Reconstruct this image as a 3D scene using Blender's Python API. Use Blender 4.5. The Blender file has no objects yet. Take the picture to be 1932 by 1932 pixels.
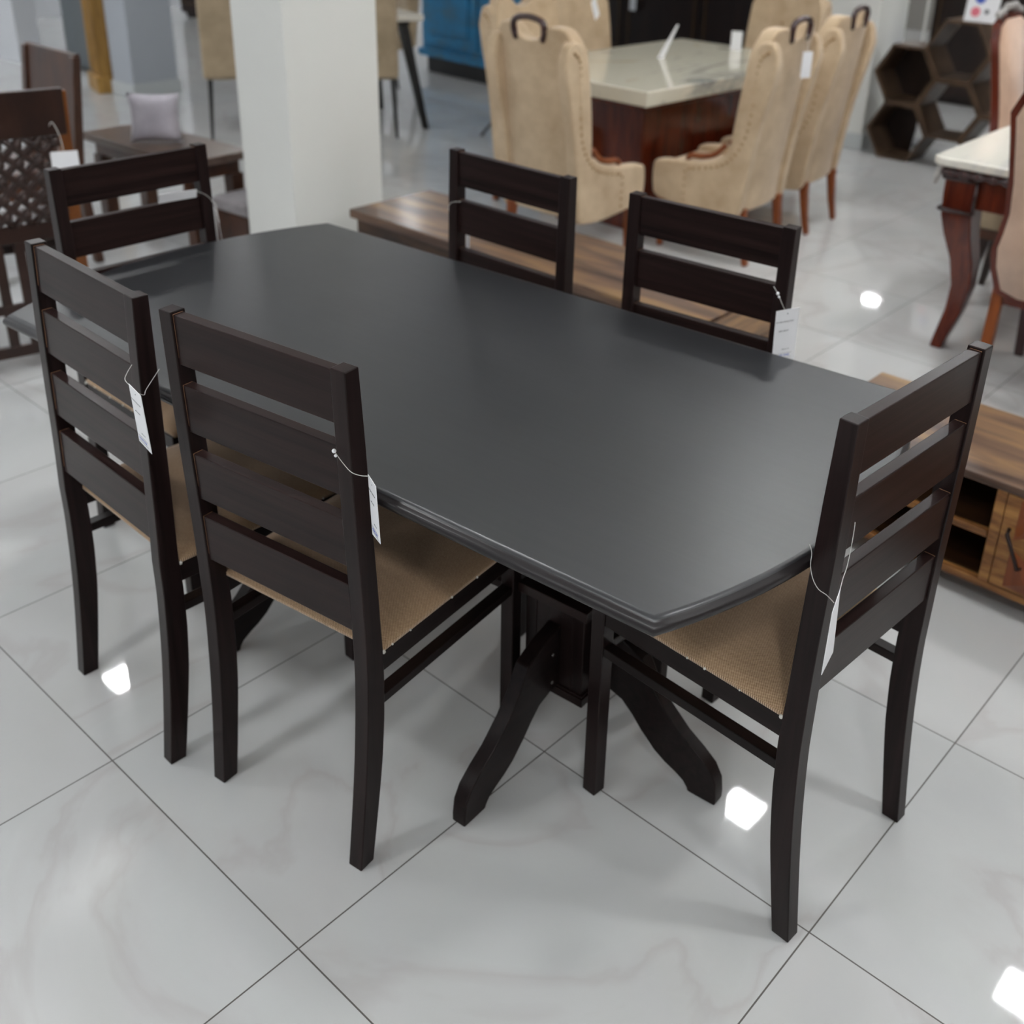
import bpy, bmesh, math, random
from mathutils import Vector, Matrix
random.seed(7)
sc = bpy.context.scene
COL = sc.collection
PI = math.pi
PHI = -0.077            # the floor tiles are turned a little against the table

# ------------------------------------------------------------------ materials
def srgb(r, g, b):
    f = lambda c: (c/255/12.92) if c/255 <= .04045 else ((c/255+.055)/1.055)**2.4
    return (f(r), f(g), f(b), 1)

def newmat(name):
    m = bpy.data.materials.new(name); m.use_nodes = True
    nt = m.node_tree
    return m, nt, nt.nodes['Principled BSDF']

def N(nt, kind, **kw):
    n = nt.nodes.new(kind)
    for k, v in kw.items():
        if k in n.inputs: n.inputs[k].default_value = v
        else: setattr(n, k, v)
    return n

def ramp(nt, src, stops):
    r = nt.nodes.new('ShaderNodeValToRGB')
    cr = r.color_ramp
    while len(cr.elements) < len(stops): cr.elements.new(.5)
    for e, (p, c) in zip(cr.elements, stops): e.position = p; e.color = c
    nt.links.new(src, r.inputs[0])
    return r.outputs[0]

def coords(nt, scale=(1,1,1), rot=(0,0,0)):
    tc = nt.nodes.new('ShaderNodeTexCoord'); mp = nt.nodes.new('ShaderNodeMapping')
    mp.inputs['Scale'].default_value = scale; mp.inputs['Rotation'].default_value = rot
    nt.links.new(tc.outputs['Object'], mp.inputs['Vector'])
    return mp.outputs['Vector']

def bump(nt, bs, h, strength, dist=.002):
    b = N(nt, 'ShaderNodeBump', Strength=strength, Distance=dist)
    nt.links.new(h, b.inputs['Height']); nt.links.new(b.outputs['Normal'], bs.inputs['Normal'])

def wood(name, dark, light, rough=.35, scale=(3,40,40), spec=.5, mid=None, bumpy=.15, coat=0):
    m, nt, bs = newmat(name)
    v = coords(nt, scale)
    n = N(nt, 'ShaderNodeTexNoise', Scale=1.0, Detail=6.0, Roughness=.6, Distortion=.4)
    nt.links.new(v, n.inputs['Vector'])
    st = [(.3, dark), (.7, light)] if mid is None else [(.33, dark), (.5, mid), (.67, light)]
    nt.links.new(ramp(nt, n.outputs['Fac'], st), bs.inputs['Base Color'])
    bs.inputs['Roughness'].default_value = rough
    bs.inputs['Specular IOR Level'].default_value = spec
    bs.inputs['Coat Weight'].default_value = coat
    bs.inputs['Coat Roughness'].default_value = .15
    if bumpy: bump(nt, bs, n.outputs['Fac'], bumpy, .001)
    return m

def plain(name, col, rough=.5, metal=0, spec=.5, noise=0, nscale=30, bumpy=0):
    m, nt, bs = newmat(name)
    bs.inputs['Roughness'].default_value = rough; bs.inputs['Metallic'].default_value = metal
    bs.inputs['Specular IOR Level'].default_value = spec
    n = N(nt, 'ShaderNodeTexNoise', Scale=float(nscale), Detail=4.0)
    nt.links.new(coords(nt), n.inputs['Vector'])
    k = 1-noise
    nt.links.new(ramp(nt, n.outputs['Fac'], [(.3, (col[0]*k, col[1]*k, col[2]*k, 1)), (.7, col)]), bs.inputs['Base Color'])
    if bumpy: bump(nt, bs, n.outputs['Fac'], bumpy, .002)
    return m

M = {}
M['espresso_x'] = wood('espresso_wood_slats', srgb(24,15,14), srgb(45,31,29), .30, (2.5,60,90), .16)
M['espresso_z'] = wood('espresso_wood_posts', srgb(22,14,13), srgb(41,29,28), .30, (60,60,2.5), .17)
M['espresso_y'] = wood('espresso_wood_rails', srgb(20,14,13), srgb(36,26,25), .34, (60,2.5,60), .18)
M['edge_lacquer'] = plain('dark_brown_edge_lacquer', srgb(33,28,29), .33, spec=.5, noise=.15)
M['pale_wood'] = plain('exposed_pale_wood', srgb(150,112,84), .6)
M['bolt'] = plain('dull_steel_bolt', srgb(120,118,116), .4, .8)
M['string'] = plain('nylon_tag_string', srgb(205,203,198), .35)
M['paper'] = plain('white_card', srgb(238,238,240), .55, noise=.02)
M['ink'] = plain('grey_ink', srgb(95,95,100), .6)
M['ink_blue'] = plain('blue_ink', srgb(70,95,190), .6)
M['ink_red'] = plain('red_ink', srgb(225,120,135), .6)

# table top lacquer: satin, a little blotchy
m, nt, bs = newmat('satin_black_table_lacquer')
n = N(nt, 'ShaderNodeTexNoise', Scale=5.0, Detail=5.0, Roughness=.6); nt.links.new(coords(nt), n.inputs['Vector'])
n2 = N(nt, 'ShaderNodeTexNoise', Scale=1.0, Detail=6.0, Roughness=.65); nt.links.new(coords(nt, (4,90,90)), n2.inputs['Vector'])
nt.links.new(ramp(nt, n2.outputs['Fac'], [(.3, srgb(26,27,30)), (.7, srgb(33,34,37))]), bs.inputs['Base Color'])
mr = N(nt, 'ShaderNodeMapRange'); mr.inputs['To Min'].default_value = .33; mr.inputs['To Max'].default_value = .40
nt.links.new(n.outputs['Fac'], mr.inputs['Value']); nt.links.new(mr.outputs[0], bs.inputs['Roughness'])
bs.inputs['Specular IOR Level'].default_value = .82
bump(nt, bs, n2.outputs['Fac'], .03, .001)
M['lacquer'] = m

# woven seat fabric
m, nt, bs = newmat('tan_basket_weave_fabric')
v = coords(nt, (1,1,1))
sep = nt.nodes.new('ShaderNodeSeparateXYZ'); nt.links.new(v, sep.inputs[0])
def mth(op, a, b=None):
    q = nt.nodes.new('ShaderNodeMath'); q.operation = op
    for i, s in enumerate((a, b)):
        if s is None: continue
        if isinstance(s, (int, float)): q.inputs[i].default_value = s
        else: nt.links.new(s, q.inputs[i])
    return q.outputs[0]
sx = mth('SINE', mth('MULTIPLY', sep.outputs[0], 2*PI/.0038))
sy = mth('SINE', mth('MULTIPLY', sep.outputs[1], 2*PI/.0038))
wv = mth('ADD', mth('MULTIPLY', mth('MULTIPLY', sx, sy), .5), .5)
nz = N(nt, 'ShaderNodeTexNoise', Scale=260.0, Detail=2.0); nt.links.new(v, nz.inputs['Vector'])
wn = mth('ADD', mth('MULTIPLY', wv, .75), mth('MULTIPLY', nz.outputs['Fac'], .3))
nt.links.new(ramp(nt, wn, [(.15, srgb(122,94,70)), (.5, srgb(186,150,114)), (.9, srgb(228,198,164))]), bs.inputs['Base Color'])
bs.inputs['Roughness'].default_value = .8; bs.inputs['Sheen Weight'].default_value = .25
bs.inputs['Specular IOR Level'].default_value = .3
bump(nt, bs, wn, .5, .0012)
M['weave'] = m
M['foam'] = plain('white_stuffing', srgb(225,222,214), .9)

def velvet(name, a, b, ns=7):
    m, nt, bs = newmat(name)
    n = N(nt, 'ShaderNodeTexNoise', Scale=float(ns), Detail=5.0, Roughness=.65); nt.links.new(coords(nt), n.inputs['Vector'])
    nt.links.new(ramp(nt, n.outputs['Fac'], [(.3, a), (.7, b)]), bs.inputs['Base Color'])
    bs.inputs['Roughness'].default_value = .85; bs.inputs['Sheen Weight'].default_value = .3
    n2 = N(nt, 'ShaderNodeTexNoise', Scale=240.0); nt.links.new(coords(nt), n2.inputs['Vector'])
    bump(nt, bs, n2.outputs['Fac'], .2, .001)
    return m
M['beige_velvet'] = velvet('beige_velvet', srgb(180,154,122), srgb(212,188,156))
M['beige_stud'] = plain('fabric_covered_nailheads', srgb(164,134,96), .5)
M['taupe'] = velvet('taupe_upholstery', srgb(150,132,106), srgb(178,158,130))
M['peach'] = velvet('peach_upholstery', srgb(196,160,136), srgb(222,188,162))
M['lilac'] = velvet('pale_lilac_cotton', srgb(176,170,180), srgb(204,198,206), 12)
M['white_cotton'] = velvet('white_cotton', srgb(205,205,208), srgb(228,228,230), 12)
M['grey_pad'] = velvet('grey_seat_pad', srgb(120,114,116), srgb(150,144,146), 12)

M['mahogany'] = wood('polished_mahogany', srgb(70,22,12), srgb(112,44,22), .22, (30,30,3), .5, coat=.3)
M['mahogany_dark'] = wood('dark_carved_mahogany', srgb(42,18,16), srgb(66,32,28), .25, (30,30,4), .6, coat=.3)
M['honey_leg'] = wood('reddish_brown_leg_wood', srgb(110,52,20), srgb(146,78,34), .3, (30,30,4))
M['sheesham'] = wood('sheesham_wood_grain', srgb(58,39,30), srgb(152,118,74), .36, (1.6,13,13), .5, mid=srgb(106,79,60), coat=.15)
M['sheesham_y'] = wood('sheesham_wood_grain_across', srgb(66,46,34), srgb(158,124,84), .3, (26,2.5,16), .5, mid=srgb(118,90,62))
M['sheesham_dark'] = wood('dark_sheesham_front', srgb(36,23,15), srgb(84,58,32), .35, (2.5,20,20), .4, mid=srgb(58,38,24))
M['mango'] = wood('golden_mango_wood', srgb(86,52,26), srgb(178,128,72), .4, (5,32,32), .4, mid=srgb(140,94,52))
M['walnut'] = wood('walnut_brown_wood', srgb(44,24,16), srgb(84,48,26), .3, (12,12,5), .5)
M['amber_walnut'] = wood('amber_edge_wood', srgb(96,52,18), srgb(140,84,34), .3, (12,12,3), .5)
M['dark_carved'] = wood('dark_carved_wood', srgb(34,20,16), srgb(56,34,26), .32, (14,14,4), .5)
M['dull_walnut'] = wood('dull_brown_table_top', srgb(78,62,54), srgb(108,88,76), .3, (3,16,16), .5)
M['shelf_wood'] = wood('brown_shelf_wood', srgb(58,44,34), srgb(96,76,58), .4, (8,8,8), .4)
M['cabinet_dark'] = wood('dark_chocolate_cabinet', srgb(26,17,14), srgb(46,31,24), .4, (8,8,3), .4)
M['cabinet_seam'] = plain('amber_cabinet_trim', srgb(70,48,22), .4)
M['gold_carved'] = wood('golden_brown_carved_wood', srgb(122,88,38), srgb(186,144,76), .5, (18,18,3), .4, bumpy=.4)
M['black_metal'] = plain('black_painted_metal', srgb(14,14,15), .35)
M['grey_metal'] = plain('grey_metal_leg', srgb(104,106,110), .4, .4)
M['handle_iron'] = plain('dark_iron_handle', srgb(46,34,32), .4, .6)
M['pale_carving'] = plain('pale_carving_finish', srgb(186,182,178), .3, .3, noise=.4, nscale=60)  # pale tone; on the chair crests it paints highlights of dark wood
M['wall'] = plain('off_white_wall_paint', srgb(226,226,221), .75, noise=.015, nscale=3)
M['wall_cool'] = plain('cool_white_wall_paint', srgb(214,216,220), .75, noise=.02, nscale=3)
M['wall_dim'] = plain('warm_grey_wall_paint', srgb(150,146,140), .75, noise=.04, nscale=3)
M['pillar_grey'] = plain('cool_grey_pillar_paint', srgb(176,181,188), .7, noise=.02, nscale=3)
M['grey_panel'] = plain('slate_grey_panel', srgb(104,110,114), .6, noise=.1, nscale=6)
M['ceiling'] = plain('white_ceiling_paint', srgb(238,238,238), .8)
M['skirt'] = plain('pale_skirting_tile', srgb(196,200,200), .35)
M['frame_white'] = plain('white_light_bezel', srgb(235,235,235), .5)

# blue distressed cabinet paint
m, nt, bs = newmat('distressed_blue_paint')
n = N(nt, 'ShaderNodeTexNoise', Scale=9.0, Detail=8.0, Roughness=.7, Distortion=.6); nt.links.new(coords(nt), n.inputs['Vector'])
nt.links.new(ramp(nt, n.outputs['Fac'], [(.35, srgb(70,110,128)), (.5, srgb(42,120,165)), (.7, srgb(38,138,192))]), bs.inputs['Base Color'])
bs.inputs['Roughness'].default_value = .5
M['blue'] = m

# marble
def marble(name, base, vein, vein2, scale=2.2):
    m, nt, bs = newmat(name)
    v = coords(nt, (1, .45, 1), (0, 0, .5))
    n = N(nt, 'ShaderNodeTexNoise', Scale=float(scale), Detail=9.0, Roughness=.62, Distortion=1.6); nt.links.new(v, n.inputs['Vector'])
    nt.links.new(ramp(nt, n.outputs['Fac'], [(.3, vein), (.42, base), (.56, base), (.66, vein2), (.74, base)]), bs.inputs['Base Color'])
    bs.inputs['Roughness'].default_value = .1; bs.inputs['Specular IOR Level'].default_value = .6
    return m
M['marble'] = marble('veined_cream_marble', srgb(214,208,190), srgb(136,137,134), srgb(194,176,138))
M['marble_pale'] = marble('ivory_marble', srgb(232,228,216), srgb(206,204,200), srgb(222,212,192))

# floor tiles
m, nt, bs = newmat('polished_vitrified_floor_tiles')
tc = nt.nodes.new('ShaderNodeTexCoord'); mp = nt.nodes.new('ShaderNodeMapping'); mp.vector_type = 'TEXTURE'
mp.inputs['Location'].default_value = (-.3015, -.6145, 0); mp.inputs['Rotation'].default_value = (0, 0, PHI)
nt.links.new(tc.outputs['Object'], mp.inputs['Vector'])
def brick(mortar, smooth=.1):
    b = nt.nodes.new('ShaderNodeTexBrick'); b.offset = 0; b.squash = 1
    b.inputs['Scale'].default_value = 1; b.inputs['Brick Width'].default_value = .6; b.inputs['Row Height'].default_value = .6
    b.inputs['Mortar Size'].default_value = mortar; b.inputs['Mortar Smooth'].default_value = smooth
    b.inputs['Color1'].default_value = (0,0,0,1); b.inputs['Color2'].default_value = (1,1,1,1)
    b.inputs['Mortar'].default_value = (.5,.5,.5,1)
    nt.links.new(mp.outputs[0], b.inputs['Vector']); return b
bk = brick(.0015, .2)
bw = nt.nodes.new('ShaderNodeRGBToBW'); nt.links.new(bk.outputs['Color'], bw.inputs[0])
comb = nt.nodes.new('ShaderNodeVectorMath'); comb.operation = 'ADD'     # shift the veins of every tile by its random tone
nt.links.new(mp.outputs[0], comb.inputs[0]); cx = nt.nodes.new('ShaderNodeCombineXYZ')
nt.links.new(mth('MULTIPLY', bw.outputs[0], 7.3), cx.inputs[2]); nt.links.new(cx.outputs[0], comb.inputs[1])
nv = N(nt, 'ShaderNodeTexNoise', Scale=1.3, Detail=6.0, Roughness=.5, Distortion=.7); nt.links.new(comb.outputs[0], nv.inputs['Vector'])
veins = ramp(nt, nv.outputs['Fac'], [(.30, srgb(192,193,193)), (.46, srgb(200,201,200)), (.495, srgb(198,198,197)), (.51, srgb(192,190,189)), (.54, srgb(200,200,199)), (.74, srgb(194,194,193))])
mx = nt.nodes.new('ShaderNodeMix'); mx.data_type = 'RGBA'
nt.links.new(bk.outputs['Fac'], mx.inputs['Factor']); nt.links.new(veins, mx.inputs[6]); mx.inputs[7].default_value = srgb(92,87,83)
nt.links.new(mx.outputs[2], bs.inputs['Base Color'])
rg = mth('ADD', mth('MULTIPLY', bk.outputs['Fac'], .5), .03)
nt.links.new(rg, bs.inputs['Roughness'])
bs.inputs['Specular IOR Level'].default_value = .5
inv = mth('SUBTRACT', 1.0, bk.outputs['Fac'])
bump(nt, bs, inv, .4, .001)
M['floor'] = m

def emis(name, col, s):
    m, nt, bs = newmat(name)
    bs.inputs['Emission Color'].default_value = col; bs.inputs['Emission Strength'].default_value = s
    bs.inputs['Base Color'].default_value = col
    return m

# ------------------------------------------------------------------ mesh helpers
def obj(name, bm, mat, parent=None, smooth=False, bevel=0, seg=2, sub=0):
    me = bpy.data.meshes.new(name)
    bmesh.ops.recalc_face_normals(bm, faces=bm.faces)
    bm.to_mesh(me); bm.free()
    if mat is not None: me.materials.append(mat)
    o = bpy.data.objects.new(name, me); COL.objects.link(o)
    if parent is not None: o.parent = parent
    if smooth:
        for p in me.polygons: p.use_smooth = True
    if bevel:
        b = o.modifiers.new('bevel', 'BEVEL'); b.width = bevel; b.segments = seg; b.limit_method = 'ANGLE'; b.angle_limit = .6
        for p in me.polygons: p.use_smooth = True
        b.harden_normals = True
    if sub:
        s = o.modifiers.new('sub', 'SUBSURF'); s.levels = sub; s.render_levels = sub
    return o

def thing(name, label, cat, loc=(0,0,0), rz=0, group=None):
    o = bpy.data.objects.new(name, None); COL.objects.link(o); o.empty_display_size = .1
    o.location = loc; o.rotation_euler = (0, 0, rz); o['label'] = label; o['category'] = cat
    if group: o['group'] = group
    return o

def tag(o, label, cat, group=None):
    o['label'] = label; o['category'] = cat
    if group: o['group'] = group
    return o

def structure(o):
    o['kind'] = 'structure'; return o

def dup(root, loc, rz, label=None, group=None):
    r = root.copy(); COL.objects.link(r); r.location = loc; r.rotation_euler = (0, 0, rz)
    if label: r['label'] = label
    if group: r['group'] = group
    for ch in list(root.children):
        c = ch.copy(); COL.objects.link(c); c.parent = r
        for g in ch.children:
            d = g.copy(); COL.objects.link(d); d.parent = c
    return r

def box(bm, x0, x1, y0, y1, z0, z1):
    vs = [bm.verts.new((x, y, z)) for z in (z0, z1) for x, y in ((x0,y0),(x1,y0),(x1,y1),(x0,y1))]
    for f in ((3,2,1,0),(4,5,6,7),(0,1,5,4),(1,2,6,5),(2,3,7,6),(3,0,4,7)): bm.faces.new([vs[i] for i in f])
    return vs

def B(*boxes):
    bm = bmesh.new()
    for b in boxes: box(bm, *b)
    return bm

def prism(bm, pts, a, b, axis='x'):
    """polygon pts (u,v) extruded from a to b along axis; x:(y,z) y:(x,z) z:(x,y)"""
    def P(u, v, w):
        return (w,u,v) if axis == 'x' else ((u,w,v) if axis == 'y' else (u,v,w))
    A = [bm.verts.new(P(u,v,a)) for u,v in pts]; Bv = [bm.verts.new(P(u,v,b)) for u,v in pts]
    bm.faces.new(A[::-1]); bm.faces.new(Bv)
    n = len(pts)
    for i in range(n): bm.faces.new((A[i], A[(i+1)%n], Bv[(i+1)%n], Bv[i]))
    return A + Bv

def strip(bm, left, right, a, b, axis='x', shear=None):
    """quad-wise ribbon solid between two polylines of equal length (good for curved legs)"""
    def P(u, v, w):
        return (w,u,v) if axis == 'x' else ((u,w,v) if axis == 'y' else (u,v,w))
    rings = []
    for (l, r) in zip(left, right):
        sh = shear(l[1]) if shear else 0
        rings.append([bm.verts.new(P(l[0],l[1],a+sh)), bm.verts.new(P(r[0],r[1],a+sh)), bm.verts.new(P(r[0],r[1],b+sh)), bm.verts.new(P(l[0],l[1],b+sh))])
    for q, s in zip(rings, rings[1:]):
        for i in range(4): bm.faces.new((q[i], q[(i+1)%4], s[(i+1)%4], s[i]))
    bm.faces.new(rings[0]); bm.faces.new(rings[-1][::-1])

def tube(bm, pts, r, n=8, closed=False):
    pts = [Vector(p) for p in pts]; rr = r if isinstance(r, (list, tuple)) else [r]*len(pts)
    rings = []; up = Vector((0,0,1))
    for i, p in enumerate(pts):
        if closed: t = (pts[(i+1)%len(pts)] - pts[i-1])
        else: t = (pts[min(i+1,len(pts)-1)] - pts[max(i-1,0)])
        t.normalize()
        a = t.cross(up)
        if a.length < .05: a = t.cross(Vector((1,0,0)))
        a.normalize(); b = a.cross(t)
        rings.append([bm.verts.new(p + (a*math.cos(k*2*PI/n) + b*math.sin(k*2*PI/n))*rr[i]) for k in range(n)])
    m = len(rings)
    for i in range(m if closed else m-1):
        q, s = rings[i], rings[(i+1)%m]
        for k in range(n): bm.faces.new((q[k], q[(k+1)%n], s[(k+1)%n], s[k]))
    if not closed: bm.faces.new(rings[0][::-1]); bm.faces.new(rings[-1])

def frustum(bm, c0, s0, c1, s1):
    """square tapered leg from centre c0 (half size s0) to c1 (half size s1)"""
    A = [bm.verts.new((c0[0]+i*s0, c0[1]+j*s0, c0[2])) for i,j in ((-1,-1),(1,-1),(1,1),(-1,1))]
    Bv = [bm.verts.new((c1[0]+i*s1, c1[1]+j*s1, c1[2])) for i,j in ((-1,-1),(1,-1),(1,1),(-1,1))]
    bm.faces.new(A[::-1]); bm.faces.new(Bv)
    for i in range(4): bm.faces.new((A[i],A[(i+1)%4],Bv[(i+1)%4],Bv[i]))

def ball(bm, c, r, seg=8):
    bmesh.ops.create_uvsphere(bm, u_segments=seg, v_segments=max(4,seg//2+1), radius=r, matrix=Matrix.Translation(c))

def lerp(tab, z):
    for (a, fa), (b, fb) in zip(tab, tab[1:]):
        if z <= b: return fa + (fb-fa)*max(0,(z-a))/(b-a)
    return tab[-1][1]

def smooth_tab(tab, zs):
    """Catmull-Rom through a table (monotone z)"""
    out = []
    for z in zs:
        i = 0
        while i < len(tab)-2 and z > tab[i+1][0]: i += 1
        p1, p2 = tab[i], tab[i+1]; p0 = tab[max(i-1,0)]; p3 = tab[min(i+2,len(tab)-1)]
        t = (z-p1[0])/(p2[0]-p1[0])
        m1 = (p2[1]-p0[1])/(p2[0]-p0[0])*(p2[0]-p1[0]); m2 = (p3[1]-p1[1])/(p3[0]-p1[0])*(p2[0]-p1[0])
        out.append((2*t**3-3*t*t+1)*p1[1]+(t**3-2*t*t+t)*m1+(-2*t**3+3*t*t)*p2[1]+(t**3-t*t)*m2)
    return out

def text(name, s, size, mat, parent, mtx, align='CENTER'):
    c = bpy.data.curves.new(name, 'FONT'); c.body = s; c.size = size; c.align_x = align; c.align_y = 'CENTER'; c.extrude = .00008
    t = bpy.data.objects.new(name, c); COL.objects.link(t)
    dg = bpy.context.evaluated_depsgraph_get()
    me = bpy.data.meshes.new_from_object(t.evaluated_get(dg)); me.name = name
    bpy.data.objects.remove(t); me.transform(mtx); me.materials.clear(); me.materials.append(mat)
    o = bpy.data.objects.new(name, me); COL.objects.link(o); o.parent = parent
    return o

# ------------------------------------------------------------------ the room
X0, X1, Y0, Y1, HC = -10.5, 5.0, -6.0, 12.0, 3.0
structure(obj('floor', B((X0,X1,Y0,Y1,-.1,0)), M['floor']))
structure(obj('ceiling', B((X0,X1,Y0,Y1,HC,HC+.1)), M['ceiling']))
structure(obj('wall_left', B((X0-.1,X0,Y0,Y1,0,HC)), M['wall_cool']))
structure(obj('wall_back', B((X0,X1,Y1,Y1+.1,0,HC)), M['wall_dim']))
structure(obj('wall_right', B((X1,X1+.1,Y0,Y1,0,HC)), M['wall_dim']))
# added, unseen shopfront behind the viewer: sill, header and bars, open for fill light
structure(obj('wall_front', B((X0,X1,Y0-.1,Y0,0,.3),(X0,X1,Y0-.1,Y0,2.7,HC),(X0,X0+.5,Y0-.1,Y0,.3,2.7),(X1-.5,X1,Y0-.1,Y0,.3,2.7)), M['wall_dim']))
bm = bmesh.new()
for k in range(8): box(bm, X0+.5+k*2.06, X0+.56+k*2.06, Y0-.08, Y0-.02, .3, 2.7)
structure(obj('fill_window_1', bm, M['grey_metal']))  # bars of the made-up opening that lets the fill in

def pillar(n, x0, x1, y0, y1, mat):
    structure(obj('wall_pillar_%d' % n, B((x0,x1,y0,y1,0,HC)), mat, bevel=.004))
    structure(obj('baseboard_pillar_%d' % n, B((x0-.012,x1+.012,y0-.012,y1+.012,0,.1)), M['skirt'], bevel=.004))
pillar(1, -2.302, -2.0, 1.337, 1.82, M['wall'])
pillar(2, -6.22, -5.96, 3.2, 3.58, M['pillar_grey'])
pillar(3, -1.80, -1.32, 5.5, 6.0, M['wall'])
structure(obj('wall_partition', B((-9.2,-7.9,3.4,3.6,0,HC)), M['wall_cool']))

# ceiling down-lights
LIGHTS = [(-.40,2.79),(1.13,2.62),(-3.88,1.31),(-.29,2.33),(-2.93,10.77),(-8.65,3.30)]
for i in range(-5, 3):
    for j in range(-4, 5):
        x, y = -.40 + i*2.3, 2.79 + j*2.3
        if -5.8 < x < -2 and 2 < y < 8.2: continue           # this aisle has no fitting, it is the dimmer part of the hall
        if X0+.5 < x < X1-.5 and Y0+.5 < y < Y1-.5 and all((x-a)**2+(y-b)**2 > 1.6**2 for a, b in LIGHTS): LIGHTS.append((x, y))
proto = None
em = emis('lit_diffuser', (.97,.99,1,1), 105)
for k, (x, y) in enumerate(LIGHTS):
    s = .095 if k != 3 else .04
    if k in (0, 3):
        t = thing('ceiling_light', 'square recessed ceiling downlight', 'ceiling light', (x,y,HC), PHI)
        obj('bezel', B((-s-.012,s+.012,-s-.012,-s,-.008,0),(-s-.012,s+.012,s,s+.012,-.008,0),(-s-.012,-s,-s,s,-.008,0),(s,s+.012,-s,s,-.008,0)), M['frame_white'], t)
        obj('diffuser', B((-s,s,-s,s,-.006,-.001)), em, t)
        if k == 0: proto = t
    else: t = dup(proto, (x,y,HC), PHI)
    t['group'] = 'recessed ceiling lights'

# ------------------------------------------------------------------ dining chairs of the dark set
REAR = [(0,0),(.1,.011),(.18,.019),(.27,.026),(.38,.031),(.44,.031),(.54,.030),(.73,.0245),(.85,.022),(.965,.0205)]
DEP = [(0,.033),(.1,.037),(.2,.041),(.3,.042),(.4,.040),(.5,.0365),(.73,.035),(.85,.033),(.965,.029)]
SL = [(.492,.582),(.618,.707),(.749,.836),(.873,.9605)]
def dining_chair(label, x, y, th, lean=0.0, foot=.196, top=.2009, group='ladder back chairs of the black dining set'):
    t = thing('dining_chair', label, 'chair', (x,y,0), th, group)
    zs = [i*.965/32 for i in range(33)]
    rear = smooth_tab(REAR, zs); rear = [r + lean*max(0,(z-.45)/.515) for r, z in zip(rear, zs)]
    tabR = list(zip(zs, rear))
    for s in (-1, 1):
        bm = bmesh.new()
        L = [(r, z) for r, z in zip(rear, zs)]; R_ = [(r+lerp(DEP,z), z) for r, z in zip(rear, zs)]
        sh = lambda z: s*(foot + (top-foot)*min(1, z/.45) - top)
        a, b = (s*top, s*(top-.03)) if s > 0 else (s*top, s*(top-.03))
        strip(bm, L, R_, min(a,b), max(a,b), 'x', sh)
        obj('rear_leg', bm, M['espresso_z'], t, bevel=.0022)
        bm = bmesh.new(); box(bm, s*top-.03 if s>0 else -top, s*top if s>0 else -top+.03, .438, .468, 0, .440)
        obj('front_leg', bm, M['espresso_z'], t, bevel=.0022)
        xi, xo = top-.027, top-.003
        a, b = (xi, xo) if s > 0 else (-xo, -xi)
        obj('side_rail', B((a,b,.060,.4385,.400,.4395)), M['espresso_y'], t, bevel=.002)
        obj('stretcher', B((a,b,.060,.4385,.333,.352)), M['espresso_y'], t, bevel=.002)
    for z0, z1 in SL:
        bm = bmesh.new(); n = 4
        f0 = lerp(tabR, z0)+.0045; f1 = lerp(tabR, z1)+.0045
        prism(bm, [(f0,z0),(f0+.0205,z0),(f1+.0205,z1),(f1,z1)], -top+.028, top-.028, 'x')
        obj('slat', bm, M['espresso_x'], t, bevel=.0018)
    bm = bmesh.new()                                          # pale unstained line where the slats meet the posts
    for z0, z1 in SL:
        f0 = lerp(tabR, z0)+.0045; f1 = lerp(tabR, z1)+.0045
        prism(bm, [(f0-.0004,z0+.012),(f0+.001,z0+.012),(f1+.001,z1),(f1-.0004,z1)], -top+.0300, -top+.0307, 'x')
        box(bm, -top+.0300, -top+.0307, f1, f1+.019, z1-.001, z1+.0004)
        box(bm, top-.0307, top-.0300, f1, f1+.019, z1-.001, z1+.0004)
    o = obj('joint_line', bm, M['pale_wood'], t); o['label'] = 'pale unstained wood at the slat joints'
    obj('front_rail', B((-top+.03,top-.03,.441,.463,.400,.4395)), M['espresso_x'], t, bevel=.002)
    obj('stretcher', B((-top+.03,top-.03,.443,.463,.333,.352)), M['espresso_x'], t, bevel=.002)
    # upholstered drop-in seat, gently domed
    bm = bmesh.new(); nx, ny = 14, 14; xa, xb, ya, yb = -.1985, .1985, .066, .474
    def q(i, j, zt):
        u, v = i/nx, j/ny
        xx = xa+(xb-xa)*u; yy = ya+(yb-ya)*v
        if yy < .078 and abs(xx) > .168: xx = math.copysign(.168, xx) if abs(xx) < .19 else xx
        e = min(u, 1-u, v, 1-v)*2
        return (xx, yy, .4475 + .017*(1-(1-min(1,e*2.2))**2)) if zt else (xx, yy, .4398)
    T = [[bm.verts.new(q(i,j,1)) for j in range(ny+1)] for i in range(nx+1)]
    D = [[bm.verts.new(q(i,j,0)) for j in range(ny+1)] for i in range(nx+1)]
    for i in range(nx):
        for j in range(ny):
            bm.faces.new((T[i][j],T[i+1][j],T[i+1][j+1],T[i][j+1])); bm.faces.new((D[i][j],D[i][j+1],D[i+1][j+1],D[i+1][j]))
    for i in range(nx):
        bm.faces.new((T[i][0],D[i][0],D[i+1][0],T[i+1][0])); bm.faces.new((T[i][ny],T[i+1][ny],D[i+1][ny],D[i][ny]))
    for j in range(ny):
        bm.faces.new((T[0][j],T[0][j+1],D[0][j+1],D[0][j])); bm.faces.new((T[nx][j],D[nx][j],D[nx][j+1],T[nx][j+1]))
    o = obj('seat', bm, M['weave'], t, smooth=True); o['label'] = 'tan woven upholstered seat pad'
    # bits of white stuffing poking out between pad and rail
    bm = bmesh.new(); rnd = random.Random(int(x*100)+5)
    for k in range(7):
        yy = rnd.uniform(.09, .43); ball(bm, ((-1)**k*.199, yy, .4415), rnd.uniform(.0015,.0032), 6)
    for sx in (-1, 1): ball(bm, (sx*.199, .072, .440), .004, 6)
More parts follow.
